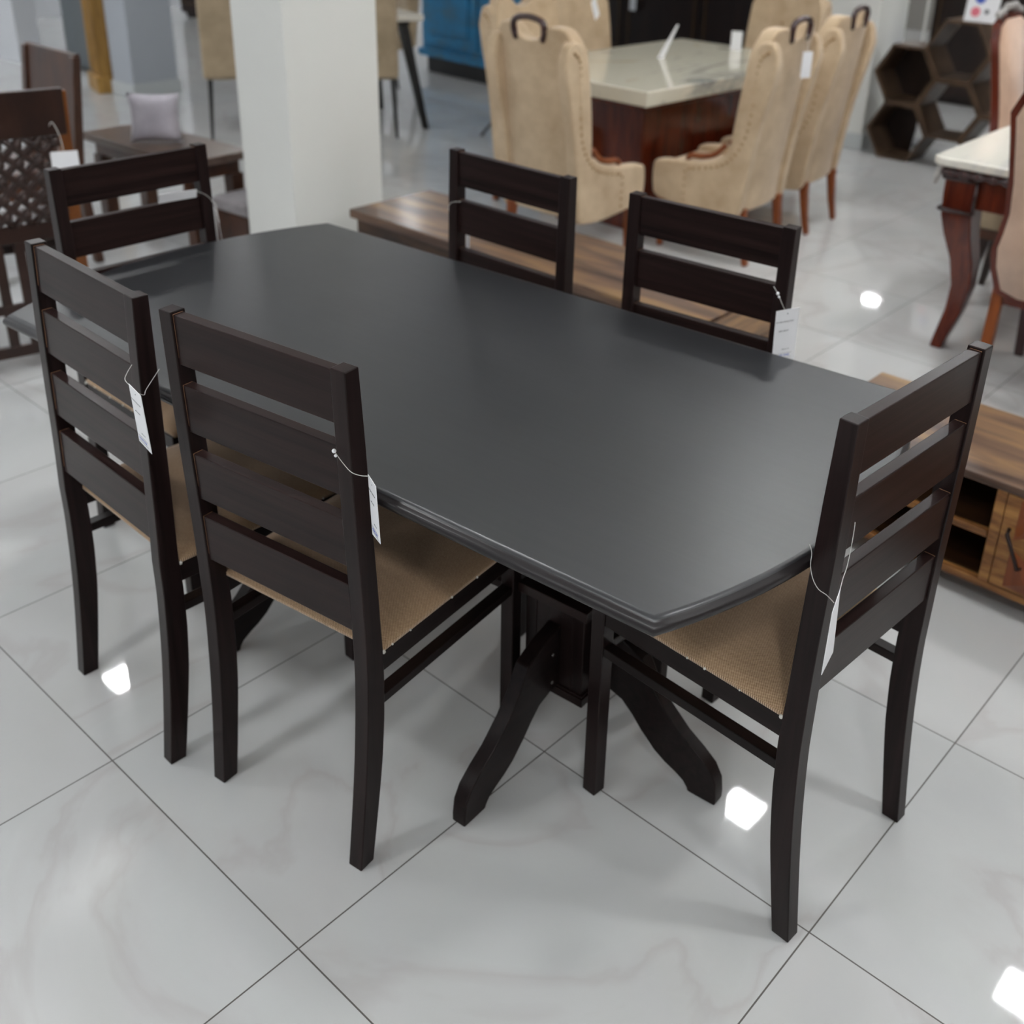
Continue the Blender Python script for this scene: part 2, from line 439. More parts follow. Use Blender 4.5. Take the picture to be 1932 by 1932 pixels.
    o = obj('stuffing', bm, M['foam'], t, smooth=True); o['label'] = 'white stuffing showing under the seat fabric'
    return t

cA = dining_chair('black ladder back chair at the near long side, the left one, farther from the viewer', -.3983,-.5302,-.1011, .0275, .1975, .2018)
cB = dining_chair('black ladder back chair at the near long side, the right one, with a string lock', .0773,-.505,.0626, -.005, .191)
cR = dining_chair('black ladder back chair at the right end of the table, beside the media cabinet', .949,.0442,1.4349, .002, .197)
c1 = dining_chair('black ladder back chair behind the table, the left one, nearer the white pillar', -.316,.6647,3.0722, .0085)
c2 = dining_chair('black ladder back chair behind the table, the right one, white printed tag on it', .2506,.648,3.1503, .0085, .196, .2022)
cH = dining_chair('black ladder back chair at the left end of the table beside carved lattice chair', -1.0624,.038,-1.6519, .0085)

# ------------------------------------------------------------------ dining table
tb = thing('dining_table', 'large black satin dining table with bowed ends on two pedestals', 'table', (-.036,.038,0))
HL, HW, BU = .804, .453, .107
def outline(ins):
    hl, hw = HL, HW; pts = []
    R_ = (hw*hw + BU*BU)/(2*BU); cxx = hl+BU-R_; a = math.asin(hw/R_)
    n = 28; raw = []
    for k in range(n+1):
        an = -a + 2*a*k/n; raw.append((cxx+R_*math.cos(an), R_*math.sin(an)))
    for k in range(n+1):
        an = -a + 2*a*k/n; raw.append((-cxx-R_*math.cos(an), -R_*math.sin(an)))
    m_ = len(raw); out = []
    for i in range(m_):
        p = Vector(raw[i]); a_ = Vector(raw[i-1]); b_ = Vector(raw[(i+1)%m_])
        d1 = (p-a_).normalized(); d2 = (b_-p).normalized()
        n1 = Vector((-d1.y,d1.x)); n2 = Vector((-d2.y,d2.x)); nn = (n1+n2).normalized(); k = ins/max(.3, nn.dot(n1))
        out.append(p+nn*k)
    return out
prof = [(.0165,.7370),(.0120,.7362),(.0085,.7335),(.0070,.7305),(.0035,.7290),(.0012,.7260),(0,.7215),(.0012,.7165),(.0045,.7125),(.011,.7105)]
bm = bmesh.new(); rings = [[bm.verts.new((p.x,p.y,z)) for p in outline(i)] for i, z in prof]
for a, b in zip(rings, rings[1:]):
    for k in range(len(a)): bm.faces.new((a[k],a[(k+1)%len(a)],b[(k+1)%len(a)],b[k]))
bm.faces.new(rings[0]); bm.faces.new(rings[-1][::-1])
o = obj('tabletop', bm, M['lacquer'], tb)
for p in o.data.polygons: p.use_smooth = len(p.vertices) == 4
o['label'] = 'satin grey black table top with rounded moulded edge'
o.data.materials.append(M['edge_lacquer'])
for p in o.data.polygons:
    if len(p.vertices) == 4 and p.center.z < .7325: p.material_index = 1

LEG_O = [(0,.292),(.055,.276),(.100,.254),(.123,.208),(.156,.164),(.20,.123),(.235,.100),(.262,.078),(.277,.052),(.281,.020),(.281,0)]
LEG_I = [(0,.150),(.028,.146),(.060,.135),(.085,.112),(.108,.086),(.140,.056),(.165,.041),(.190,.030),(.208,.020),(.218,.008),(.220,0)]
for px, sgn in ((.366, 1), (-.355, -1)):
    h = .07; cy = .006
    bm = B((px-h,px+h,cy-h,cy+h,.135,.345),(px-h+.012,px+h-.012,cy-h+.012,cy+h-.012,.345,.66))
    pb = obj('pedestal', bm, M['espresso_z'], tb, bevel=.002)
    bm = bmesh.new()
    e = .008
    for z0, z1, g in ((.127,.146,.007),(.146,.151,.004),(.335,.356,.012)):
        box(bm, px-h-g, px+h+g, cy-h-g, cy+h+g, z0, z1)
    for k in (-1, 1):
        for s_ in (-1, 1):
            box(bm, px+k*h*.62-.001, px+k*h*.62+.001, cy+s_*(h+.0005)-.0008, cy+s_*(h+.0005)+.0008, .151, .335)
            box(bm, px+s_*(h+.0005)-.0008, px+s_*(h+.0005)+.0008, cy+k*h*.62-.001, cy+k*h*.62+.001, .151, .335)
    obj('moulding', bm, M['espresso_x'], pb, bevel=.0015)
    th = .0155
    for d in ((0,-1),(0,1),(sgn,0)):
        bm = bmesh.new(); strip(bm, LEG_O, LEG_I, -th, th, 'x')
        ax = math.atan2(-d[0], d[1])
        mt = Matrix.Translation((px+d[0]*h, cy+d[1]*h, 0)) @ Matrix.Rotation(ax, 4, 'Z')
        bmesh.ops.transform(bm, matrix=mt, verts=bm.verts)
        lg = obj('leg', bm, M['espresso_y'] , tb, bevel=.0035)
        bm = bmesh.new()
        for yy, zz in ((.022,.235),(.022,.168)):
            for s_ in (-1, 1):
                bmesh.ops.create_cone(bm, cap_ends=True, segments=12, radius1=.004, radius2=.003, depth=.002, matrix=mt @ Matrix.Translation((s_*(th+.0008),yy,zz)) @ Matrix.Rotation(s_*PI/2,4,'Y'))
        o = obj('bolt', bm, M['bolt'], lg); o['label'] = 'dull steel bolt heads'
    obj('support_beam', B((px-.035,px+.035,-.36,.36,.66,.7105)), M['espresso_y'], tb, bevel=.003)
obj('support_beam', B((-.32,.331,-.03,.03,.665,.7105)), M['espresso_x'], tb, bevel=.003)

# ------------------------------------------------------------------ price tags
def price_tag(label, quad, strings, lock=None, txt=True, group='printed price tags on strings'):
    """quad: upper left, upper right, lower right, lower left seen from the printed side"""
    P = [Vector(p) for p in quad]; c = P[0]; wd = (P[1]-P[0]).normalized(); hd0 = (P[3]-P[0]); w = (P[1]-P[0]).length; h = hd0.length
    nd = hd0.normalized().cross(wd).normalized(); hd = wd.cross(nd).normalized()
    if hd.dot(hd0) < 0: hd = -hd
    t = thing('price_tag', label, 'tag', tuple(c), 0, group); P = [p-c for p in P]
    bm = bmesh.new(); th = .0004
    A = [bm.verts.new(p+nd*th) for p in P]; Bv = [bm.verts.new(p-nd*th) for p in P]
    bm.faces.new(A); bm.faces.new(Bv[::-1])
    for i in range(4): bm.faces.new((A[i],A[(i+1)%4],Bv[(i+1)%4],Bv[i]))
    obj('card', bm, M['paper'], t)
    if txt:
        def at(u, v):                                        # printed side, whichever way it faces, reads left to right
            o_ = (P[0]*(1-u)+P[1]*u)*(1-v) + (P[3]*(1-u)+P[2]*u)*v + nd2*(th+.0003)
            return Matrix(((wd.x,-hd.x,nd2.x,o_.x),(wd.y,-hd.y,nd2.y,o_.y),(wd.z,-hd.z,nd2.z,o_.z),(0,0,0,1)))
        nd2 = wd.cross(-hd).normalized()
        bm = bmesh.new(); bmesh.ops.create_cone(bm, cap_ends=True, segments=10, radius1=.0013, radius2=.0013, depth=.0002, matrix=at(.5,.08))
        obj('punch_hole', bm, M['ink'], t)
        text('print', 'Rio Slim Dining Chair', w*.088, M['ink'], t, at(.42,.23))
        text('print', '#8872 6963/27', w*.07, M['ink'], t, at(.40,.41))
        text('print', '9000 mm / 18', w*.055, M['ink'], t, at(.55,.77))
        text('print', 'HOME ONE', w*.125, M['ink_blue'], t, at(.42,.90))
        for v in (.855,.945):
            bm = bmesh.new(); bmesh.ops.create_cube(bm, size=1, matrix=at(.45,v) @ Matrix.Diagonal((w*.78,.0004,.0002,1)))
            obj('rule', bm, M['ink'], t)
    bm = bmesh.new()
    for sp in strings: tube(bm, [Vector(p)-c for p in curve(sp, 5)], .0006, 6)
    s_ = obj('string', bm, M['string'], t, smooth=True)
    if lock:
        bm = bmesh.new(); l = Vector(lock)-c; ball(bm, l, .0035, 8); ball(bm, l+Vector((.004,-.001,-.006)), .0025, 8)
        obj('string_lock', bm, M['paper'], s_, smooth=True)
    return t

def CW(ch, x, y, z):     # chair local point -> world
    a = ch.rotation_euler.z; c, s = math.cos(a), math.sin(a)
    return Vector((ch.location.x + c*x - s*y, ch.location.y + s*x + c*y, z))
def CD(ch, x, y, z):
    a = ch.rotation_euler.z; c, s = math.cos(a), math.sin(a)
    return Vector((c*x - s*y, s*x + c*y, z))
def curve(pts, n=6):
    out = []; pts = [Vector(p) for p in pts]
    for i in range(len(pts)-1):
        p0, p1, p2, p3 = pts[max(i-1,0)], pts[i], pts[i+1], pts[min(i+2,len(pts)-1)]
        for k in range(n):
            t_ = k/n
            out.append(.5*((2*p1)+(-p0+p2)*t_+(2*p0-5*p1+4*p2-p3)*t_*t_+(-p0+3*p1-3*p2+p3)*t_**3))
    out.append(pts[-1]); return out
price_tag('white printed price tag hanging behind the left chair of the near long side',
    [(-.1474,-.5556,.8455),(-.1063,-.5623,.8394),(-.1173,-.5502,.7247),(-.1612,-.5431,.7318)],
    [[(-.140,-.556,.842),(-.1700,-.548,.842),(-.1790,-.538,.848),(-.1740,-.530,.862)],
     [(-.118,-.558,.838),(-.150,-.530,.815),(-.180,-.508,.806),(-.186,-.492,.815),(-.185,-.475,.832)]])
price_tag('white printed price tag edge-on beside the right post of the near right chair',
    [(.2895,-.4537,.7969),(.3300,-.4771,.8021),(.3419,-.4839,.7125),(.3001,-.4598,.6998)],
    [[(.2494,-.4811,.8329),(.2550,-.4810,.8284),(.2672,-.4800,.8174),(.281,-.478,.8076),(.286,-.465,.798),(.291,-.4537,.794)]], lock=(.2494,-.4811,.8329))
price_tag('white price tag seen edge-on at the near post of the right end chair',
    [(.9262,-.1968,.7421),(.9323,-.2313,.7268),(.9330,-.2355,.6252),(.9210,-.1673,.6154)],
    [[(.9140,-.1444,.8177),(.9140,-.1430,.8050),(.9140,-.1435,.7737),(.9140,-.1474,.7464),(.917,-.165,.738),(.9265,-.198,.739)],
     [(.860,-.157,.765),(.8650,-.1575,.7533),(.8660,-.1580,.7336),(.8726,-.1590,.7144),(.8832,-.1600,.7020),(.900,-.170,.705),(.927,-.215,.731)]])
tw = lambda P, k=.955: tuple(Vector((1.3307,-1.415,1.6158)) + (Vector(P)-Vector((1.3307,-1.415,1.6158)))*k)
price_tag('white printed price tag with blue lettering on the far right chair corner',
    [tw(p) for p in [(.4399,.5746,.7876),(.4687,.6245,.7899),(.4699,.6266,.6661),(.4417,.5777,.6744)]],
    [[tw(p, .975) for p in [(.4230,.5835,.8368),(.4342,.5836,.8234),(.4480,.5850,.8000),(.4540,.5950,.782)]]], lock=tw((.4342,.5836,.8234), .975))
price_tag('blurred white price tag lying along the second slat of the left end chair',
    [(-.9963,.090,.862),(-.9790,.186,.860),(-.985,.186,.838),(-1.005,.090,.838)],
    [[(-.985,.180,.855),(-.982,.195,.850),(-.9800,.2165,.835),(-.9790,.2367,.805),(-.979,.243,.760)]], txt=False)
price_tag('narrow white tag strip hanging outside the left end chair beside its post',
    [(-.9740,.2330,.795),(-.984,.2410,.795),(-.984,.2500,.700),(-.974,.2440,.700)],
    [[(-.978,.236,.793),(-.979,.238,.81),(-.985,.228,.82)]], txt=False)
price_tag('white tag strip behind the far left chair seen between its slats',
    [(-.5215,.6850,.735),(-.5120,.690,.735),(-.5120,.690,.665),(-.5215,.6850,.665)],
    [[(-.5144,.6105,.8050),(-.5134,.6105,.8200),(-.4992,.6095,.8320),(-.4700,.6080,.8390)],[(-.517,.687,.735),(-.512,.685,.765),(-.505,.678,.80)]], txt=False)

# ------------------------------------------------------------------ low wooden furniture by the table
def rot2(x, y, a=PHI): return (x*math.cos(a)-y*math.sin(a), x*math.sin(a)+y*math.cos(a))
# sheesham low bench behind the far chairs
t = thing('low_table', 'long low striped sheesham wood table behind the far chairs', 'table', (-1.737,1.383,0), PHI)
obj('top', B((0,1.64,0,.42,.365,.4)), M['sheesham'], t, bevel=.004)
obj('body', B((.02,1.62,.02,.40,.06,.364)), M['sheesham_dark'], t, bevel=.003)
for a in (.06,1.52):
    for b in (.05,.33): obj('leg', B((a,a+.05,b,b+.05,0,.06)), M['sheesham_dark'], t)
# side stool standing at its right end
t = thing('wooden_stool', 'small stool with vertical streaky wood top at the right end of the low table', 'stool', (-.078,1.262,0), PHI)
obj('top', B((0,.155,0,.20,.37,.405)), M['sheesham_y'], t, bevel=.004)
for a in (.01,.11):
    for b in (.01,.15): obj('leg', B((a,a+.035,b,b+.035,0,.37)), M['sheesham_dark'], t)
# TV unit
t = thing('media_cabinet', 'low wooden media cabinet with open shelves and carved door at the right edge', 'cabinet', (.385,1.035,0), PHI)
W_, D_ = 1.5, .375; zb, zt = .05, .347
obj('top', B((-.005,W_+.005,-.005,D_,zt-.022,zt)), M['sheesham'], t, bevel=.003)
bm = B((0,W_,0,D_,zb,zb+.02),(0,.022,0,D_,zb+.02,zt-.022),(.475,.500,0,D_,zb+.02,zt-.022),(W_-.5,W_-.475,0,D_,zb+.02,zt-.022),(W_-.022,W_,0,D_,zb+.02,zt-.022))
obj('carcass', bm, M['mango'], t, bevel=.002)
obj('back_panel', B((.02,W_-.02,D_-.015,D_,zb+.02,zt-.022),(.0225,.0245,.03,D_-.016,zb+.021,zt-.023),(.4725,.4745,.03,D_-.016,zb+.021,zt-.023),(.0245,.4725,.02,D_-.016,zb+.0205,zb+.0225),(.0255,.4715,.02,D_-.0165,.2035,.205)), M['sheesham_dark'], t)  # back panel plus thin dark sheets that paint shade inside the compartments
obj('shelf', B((.025,.472,.004,D_-.016,.185,.203)), M['mango'], t, bevel=.002)
def carved_door(x0, x1):
    d = obj('door', B((x0,x1,-.002,.016,zb+.022,zt-.024)), M['mango'], t, bevel=.002)
    bm = bmesh.new(); xm = (x0+x1)/2; zm = (zb+zt)/2
    for cxx, w in ((xm, .16),):
        vs = [bm.verts.new(v) for v in ((cxx-w,-.003,zm),(cxx,-.003,zm+.12),(cxx+w,-.003,zm),(cxx,-.003,zm-.12),(cxx,-.028,zm))]
        for i in range(4): bm.faces.new((vs[i],vs[(i+1)%4],vs[4]))
        bm.faces.new(vs[:4][::-1])
    for sx, sz in ((-1,-1),(-1,1),(1,-1),(1,1)):
        a = (xm+sx*.215,-.003,zm+sz*.118); b = (xm+sx*.03,-.003,zm+sz*.118); c = (xm+sx*.215,-.003,zm+sz*.012)
        m_ = (xm+sx*.165,-.018,zm+sz*.085)
        vs = [bm.verts.new(v) for v in (a,b,c,m_)]
        bm.faces.new((vs[0],vs[1],vs[3])); bm.faces.new((vs[1],vs[2],vs[3])); bm.faces.new((vs[2],vs[0],vs[3])); bm.faces.new(vs[:3])
    obj('carved_panel', bm, M['honey_leg'], d)
    bm = bmesh.new(); tube(bm, [(x0+.02,-.004,.235),(x0+.022,-.022,.23),(x0+.062,-.024,.15),(x0+.064,-.004,.145)], .005, 8)
    h_ = obj('handle', bm, M['handle_iron'], d, smooth=True)
    return d
carved_door(.502, W_-.502)
carved_door(W_-.473, W_-.024)
for a in (.1, W_-.15):
    for b in (.08, D_-.12): obj('leg', B((a,a+.05,b,b+.05,0,zb)), M['cabinet_dark'], t)

# ------------------------------------------------------------------ beige winged chairs round the marble table
def wing_chair(label, x, y, rz, group='beige winged chairs round the marble table', tuft=False):
    """origin at floor under the middle of the back, faces local +y, 0.46 wide, about 1.0 high"""
    t = thing('wing_chair', label, 'chair', (x,y,0), rz, group)
    w = .20
    bm = bmesh.new()
    # back: grid in (s, z) with a lobed top, thick and leaning
    nx, nz = 20, 14
    def topz(u):                                             # heart shaped top: lobes either side of the handle dip
        a = abs(u)
        if a > .7: return 1.045 - .10*((a-.7)/.3)**2.2
        return .985 + .06*math.sin(min(1,a/.5)*PI/2)**4
    def back(u, v, front):
        z = .24 + (topz(u)-.24)*v
        lean = -.045 - .085*max(0,(z-.35)/.65)
        curve_ = .035*u*u                                    # wraps forward at the sides
        yy = .05 + lean + curve_ + (0.075 if front else 0)
        ww = (w+.024)*(1.0 + .05*math.sin(PI*max(0,(z-.5)/.5)))
        return (u*ww, yy, z)
    G = [[[bm.verts.new(back(-1+2*i/nx, j/nz, f)) for j in range(nz+1)] for i in range(nx+1)] for f in (0,1)]
    for i in range(nx):
        for j in range(nz):
            bm.faces.new((G[0][i][j],G[0][i+1][j],G[0][i+1][j+1],G[0][i][j+1])); bm.faces.new((G[1][i][j],G[1][i][j+1],G[1][i+1][j+1],G[1][i+1][j]))
        bm.faces.new((G[0][i][nz],G[0][i+1][nz],G[1][i+1][nz],G[1][i][nz])); bm.faces.new((G[0][i][0],G[1][i][0],G[1][i+1][0],G[0][i+1][0]))
    for j in range(nz):
        bm.faces.new((G[0][0][j],G[0][0][j+1],G[1][0][j+1],G[1][0][j])); bm.faces.new((G[0][nx][j],G[1][nx][j],G[1][nx][j+1],G[0][nx][j+1]))
    bk_ = obj('backrest', bm, M['beige_velvet'], t, smooth=True, bevel=.012, seg=3)
    # wings sweep from the top down into the seat sides
    wing = [(p.x, p.y) for p in curve([(v[0],v[1],0) for v in [(-.100,.90),(-.075,.985),(-.02,.99),(.012,.94),(.022,.84),(.030,.70),(.048,.60),(.085,.525),(.14,.478),(.22,.452),(.33,.437),(.44,.425),(.472,.395),(.470,.29),(.43,.245),(.2,.215),(.06,.22),(.015,.25),(-.005,.4),(-.035,.6),(-.08,.8)]], 3)]
    for s in (-1, 1):
        bm = bmesh.new(); prism(bm, wing, s*w-.028 , s*w+.028, 'x')
        obj('side_wing', bm, M['beige_velvet'], t, bevel=.014, seg=3)
        bm = bmesh.new(); path = [(-.045,.965),(-.010,.93),(.0,.84),(.008,.70),(.026,.60),(.065,.52),(.125,.465),(.205,.437),(.29,.42)]
        pts3 = curve([(s*(w+.027), a-.008, b-.012) for a, b in path], 3)
        for p in pts3: ball(bm, p, .0085, 6)
        for k in range(5): ball(bm, (s*(w+.029), .30, .26+k*.033), .0065, 6)
        o = obj('nailhead_trim', bm, M['beige_stud'], t, smooth=True); o['kind'] = 'stuff'
        bm = bmesh.new()
        arm = curve([(s*w,.12,.535),(s*w,.17,.487),(s*w,.23,.468),(s*w,.285,.463),(s*w,.305,.447),(s*w,.30,.43)], 4)
        tube(bm, arm, .013, 8)
        o = obj('arm_trim', bm, M['honey_leg'], t, smooth=True); o['label'] = 'polished brown wooden arm trim'
    bm = B((-w+.02,w-.02,.03,.47,.24,.40))
    obj('seat', bm, M['beige_velvet'], t, bevel=.03, seg=4)
    # carved hoop handle in the dip of the back
    bm = bmesh.new()
    hp = curve([(-.075,-.075,.99),(-.085,-.08,1.03),(-.07,-.082,1.062),(0,-.085,1.075),(.07,-.082,1.062),(.085,-.08,1.03),(.075,-.075,.99)], 4)
    tube(bm, hp, .014, 8)
    for p in hp[::3]: ball(bm, p, .0135, 6)
    o = obj('top_handle', bm, M['mahogany_dark'], t, smooth=True); o['label'] = 'carved dark wooden hoop handle'
    if tuft:
        bm = bmesh.new()
        for i in (-1, 0, 1):
            for j in range(4): ball(bm, (i*.1+(j%2)*.05-.025, .098-.03*j*.35-.05, .55+j*.1), .011, 6)
        obj('tufting_button', bm, M['beige_stud'], t, smooth=True)
    for s in (-1, 1):
        bm = bmesh.new(); strip(bm, [(-.03,0),(-.012,.1),(.0,.22),(.0,.26)], [(-.008,0),(.018,.1),(.04,.22),(.045,.26)], s*(w-.045), s*(w-.01), 'x')
        obj('leg', bm, M['honey_leg'], t, bevel=.004)
        bm = bmesh.new(); frustum(bm, (s*(w-.03),.44,0), .011, (s*(w-.03),.44,.25), .024)
        obj('leg', bm, M['honey_leg'], t, bevel=.003)
    return t
wA = wing_chair('beige winged chair at the near end of the marble table, seen from behind', -1.50, 2.27, -.08)
wing_chair('beige winged chair with white tag on the right side of the marble table, nearest', -.795, 3.06, PI/2+.0)
wing_chair('beige winged chair on the right side of the marble table, behind the tagged one', -.80, 3.70, PI/2+.03)
wing_chair('beige winged chair across the left side of marble table, directly behind the near end one', -2.27, 3.12, -PI/2-.1)
wing_chair('beige winged chair on the left side of the marble table farthest back, tag on it', -2.34, 3.68, -PI/2-.1)
wing_chair('buttoned beige winged chair at the far end of the marble table', -1.52, 4.62, PI-.08, tuft=True)

t = thing('marble_table', 'marble topped dining table with red brown block base among beige chairs', 'table', (-1.655,3.535,0), -.105)
obj('tabletop', B((-.482,.482,-.76,.76,.667,.737)), M['marble'], t, bevel=.006)
bm = bmesh.new(); 
for x_, y_, z0_, z1_ in ((.26,.58,.60,.667),(.22,.52,.10,.60),(.25,.55,0,.10)): box(bm, .07-x_, .07+x_, -y_, y_, z0_, z1_)
obj('base', bm, M['mahogany'], t, bevel=.01)
bm = bmesh.new(); ring = []
for (a, b), (c, d) in (((-.18,-.55),(.32,-.55)),((.32,-.55),(.32,.55)),((.32,.55),(-.18,.55)),((-.18,.55),(-.18,-.55))):
    n_ = int(math.hypot(c-a, d-b)/.02)
    ring += [(a+(c-a)*k/n_, b+(d-b)*k/n_, .11) for k in range(n_)]
tube(bm, ring, [.024 if k % 4 in (0,1) else .012 for k in range(len(ring))], 8, closed=True)
obj('bead_moulding', bm, M['mahogany_dark'], t, smooth=True)

# price stand on the marble table
t = thing('price_stand', 'white leaning price card standing on the marble table', 'sign', (-1.74,3.62,.737), .45)
bm = bmesh.new(); prism(bm, [(-.02,0),(.012,0),(.075,.165),(.068,.17)], -.022, .022, 'y'); obj('card', bm, M['paper'], t)
t = thing('price_stand', 'small white upright card at the far side of the marble table', 'sign', (-1.60,4.17,.737), .3)
bm = B((-.03,.03,-.003,.003,0,.10)); obj('card', bm, M['paper'], t)

# ------------------------------------------------------------------ carved ivory-top table and peach chairs on the right
t = thing('carved_table', 'ivory marble table with carved mahogany cabriole legs at the right edge', 'table', (.115,2.45,0), -.06)
bm = bmesh.new()
def rounded(x0, x1, y0, y1, c):
    return [(x0+c,y0),(x1-c,y0),(x1,y0+c),(x1,y1-c),(x1-c,y1),(x0+c,y1),(x0,y1-c),(x0,y0+c)]
prism(bm, rounded(0,1.0,0,1.3,.03), .705, .737, 'z'); obj('tabletop', bm, M['marble_pale'], t, bevel=.008)
bm = bmesh.new(); prism(bm, rounded(.03,.97,.03,1.27,.02), .675, .7045, 'z'); 
prism(bm, rounded(.055,.945,.055,1.245,.02), .56, .675, 'z')
obj('apron', bm, M['mahogany'], t, bevel=.006)
bm = bmesh.new(); ring = []
for (a, b), (c, d) in (((.03,1.27),(.03,.03)),((.03,.03),(.97,.03))):
    n_ = int(math.hypot(c-a, d-b)/.0125)
    ring += [(a+(c-a)*k/n_, b+(d-b)*k/n_, .683) for k in range(n_)]
tube(bm, ring, [.010+.009*abs(math.sin(k*PI/4)) for k in range(len(ring))], 8)
obj('carved_edge', bm, M['mahogany_dark'], t, smooth=True)
bm = bmesh.new()
for k in range(5): ball(bm, (.028-.002*k, .028-.002*k, .70-k*.014), .014-.001*k, 8)
o = obj('scroll_ornament', bm, M['pale_carving'], t, smooth=True); o['label'] = 'pale silvery scroll ornament at the corner'
CB_O = [(.038,0),(.045,.05),(.062,.15),(.066,.25),(.050,.35),(.02,.45),(.004,.52),(0,.60),(0,.675)]
CB_W = [.046,.050,.060,.072,.086,.10,.112,.115,.115]
for sx, sy in ((0,0),(1,0),(0,1),(1,1)):
    bm = bmesh.new(); rings = []
    for (o_, z), w_ in zip(CB_O, CB_W):
        k_ = .045
        c_ = o_ + k_ + w_/2
        rings.append([bm.verts.new((c_+i*w_/2, c_+j*w_/2, z)) for i, j in ((-1,-1),(1,-1),(1,1),(-1,1))])
    for a, b in zip(rings, rings[1:]):
        for k in range(4): bm.faces.new((a[k],a[(k+1)%4],b[(k+1)%4],b[k]))
    bm.faces.new(rings[0][::-1]); bm.faces.new(rings[-1])
    for v in bm.verts:
        if sx: v.co.x = 1.0-v.co.x
        if sy: v.co.y = 1.3-v.co.y
    lg = obj('leg', bm, M['mahogany'], t, bevel=.006)
    bm = bmesh.new()
    fx = (lambda v: 1.0-v) if sx else (lambda v: v); fy = (lambda v: 1.3-v) if sy else (lambda v: v)
    for z_ in (.545,.66):
        for (p, q) in (((.045,.040),(.165,.040)),((.040,.045),(.040,.165))):
            tube(bm, [(fx(p[0]),fy(p[1]),z_),(fx(q[0]),fy(q[1]),z_)], .008, 6)
    tube(bm, [(fx(.165),fy(.040),.545),(fx(.165),fy(.040),.66)], .008, 6)
    obj('corner_block_moulding', bm, M['mahogany_dark'], lg, smooth=True)

def peach_chair(label, x, y, rz, group='peach upholstered chairs with carved wooden frames'):
    t = thing('carved_armless_chair', label, 'chair', (x,y,0), rz, group)
    half = [(.13,.35),(.195,.37),(.222,.45),(.228,.52),(.215,.58),(.204,.65),(.207,.76),(.222,.90),(.232,.98),(.20,1.05),(.11,1.08)]
    outl = half + [(-a,b) for a, b in half[::-1]]
    ins = [(a*.90, .35+.018+(b-.35)*.95) for a, b in outl]
    leanf = lambda z: -.02-.10*max(0,(z-.4)/.6)
    def ribbon(bm, A, Bp, y0, y1):
        n_ = len(A); R4 = []
        for (a, b), (c, d) in zip(A, Bp):
            R4.append([bm.verts.new(v) for v in ((a,y0+leanf(b),b),(c,y0+leanf(d),d),(c,y1+leanf(d),d),(a,y1+leanf(b),b))])
        for i in range(n_):
            q_, s_ = R4[i], R4[(i+1)%n_]
            for k in range(4): bm.faces.new((q_[k],q_[(k+1)%4],s_[(k+1)%4],s_[k]))
    bm = bmesh.new(); ribbon(bm, outl, ins, 0, .035); obj('back_frame', bm, M['mahogany'], t, bevel=.004)
    bm = bmesh.new()
    A = [bm.verts.new((a, -.006+leanf(b), b)) for a, b in ins]; Bv = [bm.verts.new((a,.041+leanf(b),b)) for a, b in ins]
    n_ = len(ins)
    for i in range(n_): bm.faces.new((A[i],A[(i+1)%n_],Bv[(i+1)%n_],Bv[i]))
    ca = bm.verts.new((0,-.014+leanf(.7),.7)); cb = bm.verts.new((0,.055+leanf(.7),.7))
    for i in range(n_): bm.faces.new((ca,A[(i+1)%n_],A[i])); bm.faces.new((cb,Bv[i],Bv[(i+1)%n_]))
    obj('back_pad', bm, M['peach'], t, smooth=True)
    bm = bmesh.new()
    for k in range(-9, 10):
        u = k/9; ball(bm, (u*.17, .015+leanf(1.07), 1.075+.035*math.cos(u*PI/2)+(.008 if k%2 else 0)), .012 if k % 3 else .018, 8)
    obj('crest_carving', bm, M['pale_carving'], t, smooth=True)  # dark wood crest, its shiny highlights put into the pale colour
    obj('seat', B((-.215,.215,.03,.46,.385,.455)), M['peach'], t, bevel=.025, seg=3)
    obj('seat_frame', B((-.205,.205,.01,.45,.325,.384)), M['mahogany'], t, bevel=.005)
    for s in (-1, 1):
        bm = bmesh.new(); strip(bm, [(-.05,0),(-.02,.15),(0,.33),(0,.39)], [(-.015,0),(.02,.15),(.04,.33),(.04,.39)], s*.19-.018, s*.19+.018, 'x')
        obj('leg', bm, M['honey_leg'], t, bevel=.004)
        bm = bmesh.new(); frustum(bm, (s*.18,.43,0), .016, (s*.185,.43,.33), .028)
        obj('leg', bm, M['mahogany_dark'], t, bevel=.004)
    return t
peach_chair('peach backed carved chair cut off by the right edge in front of the ivory table', .665, 2.24, -.03)
peach_chair('peach backed carved chair with highlight-coloured crest behind the ivory table corner', -.02, 4.02, -PI/2)
peach_chair('peach backed carved chair farthest behind the ivory table', -.02, 4.55, -PI/2)

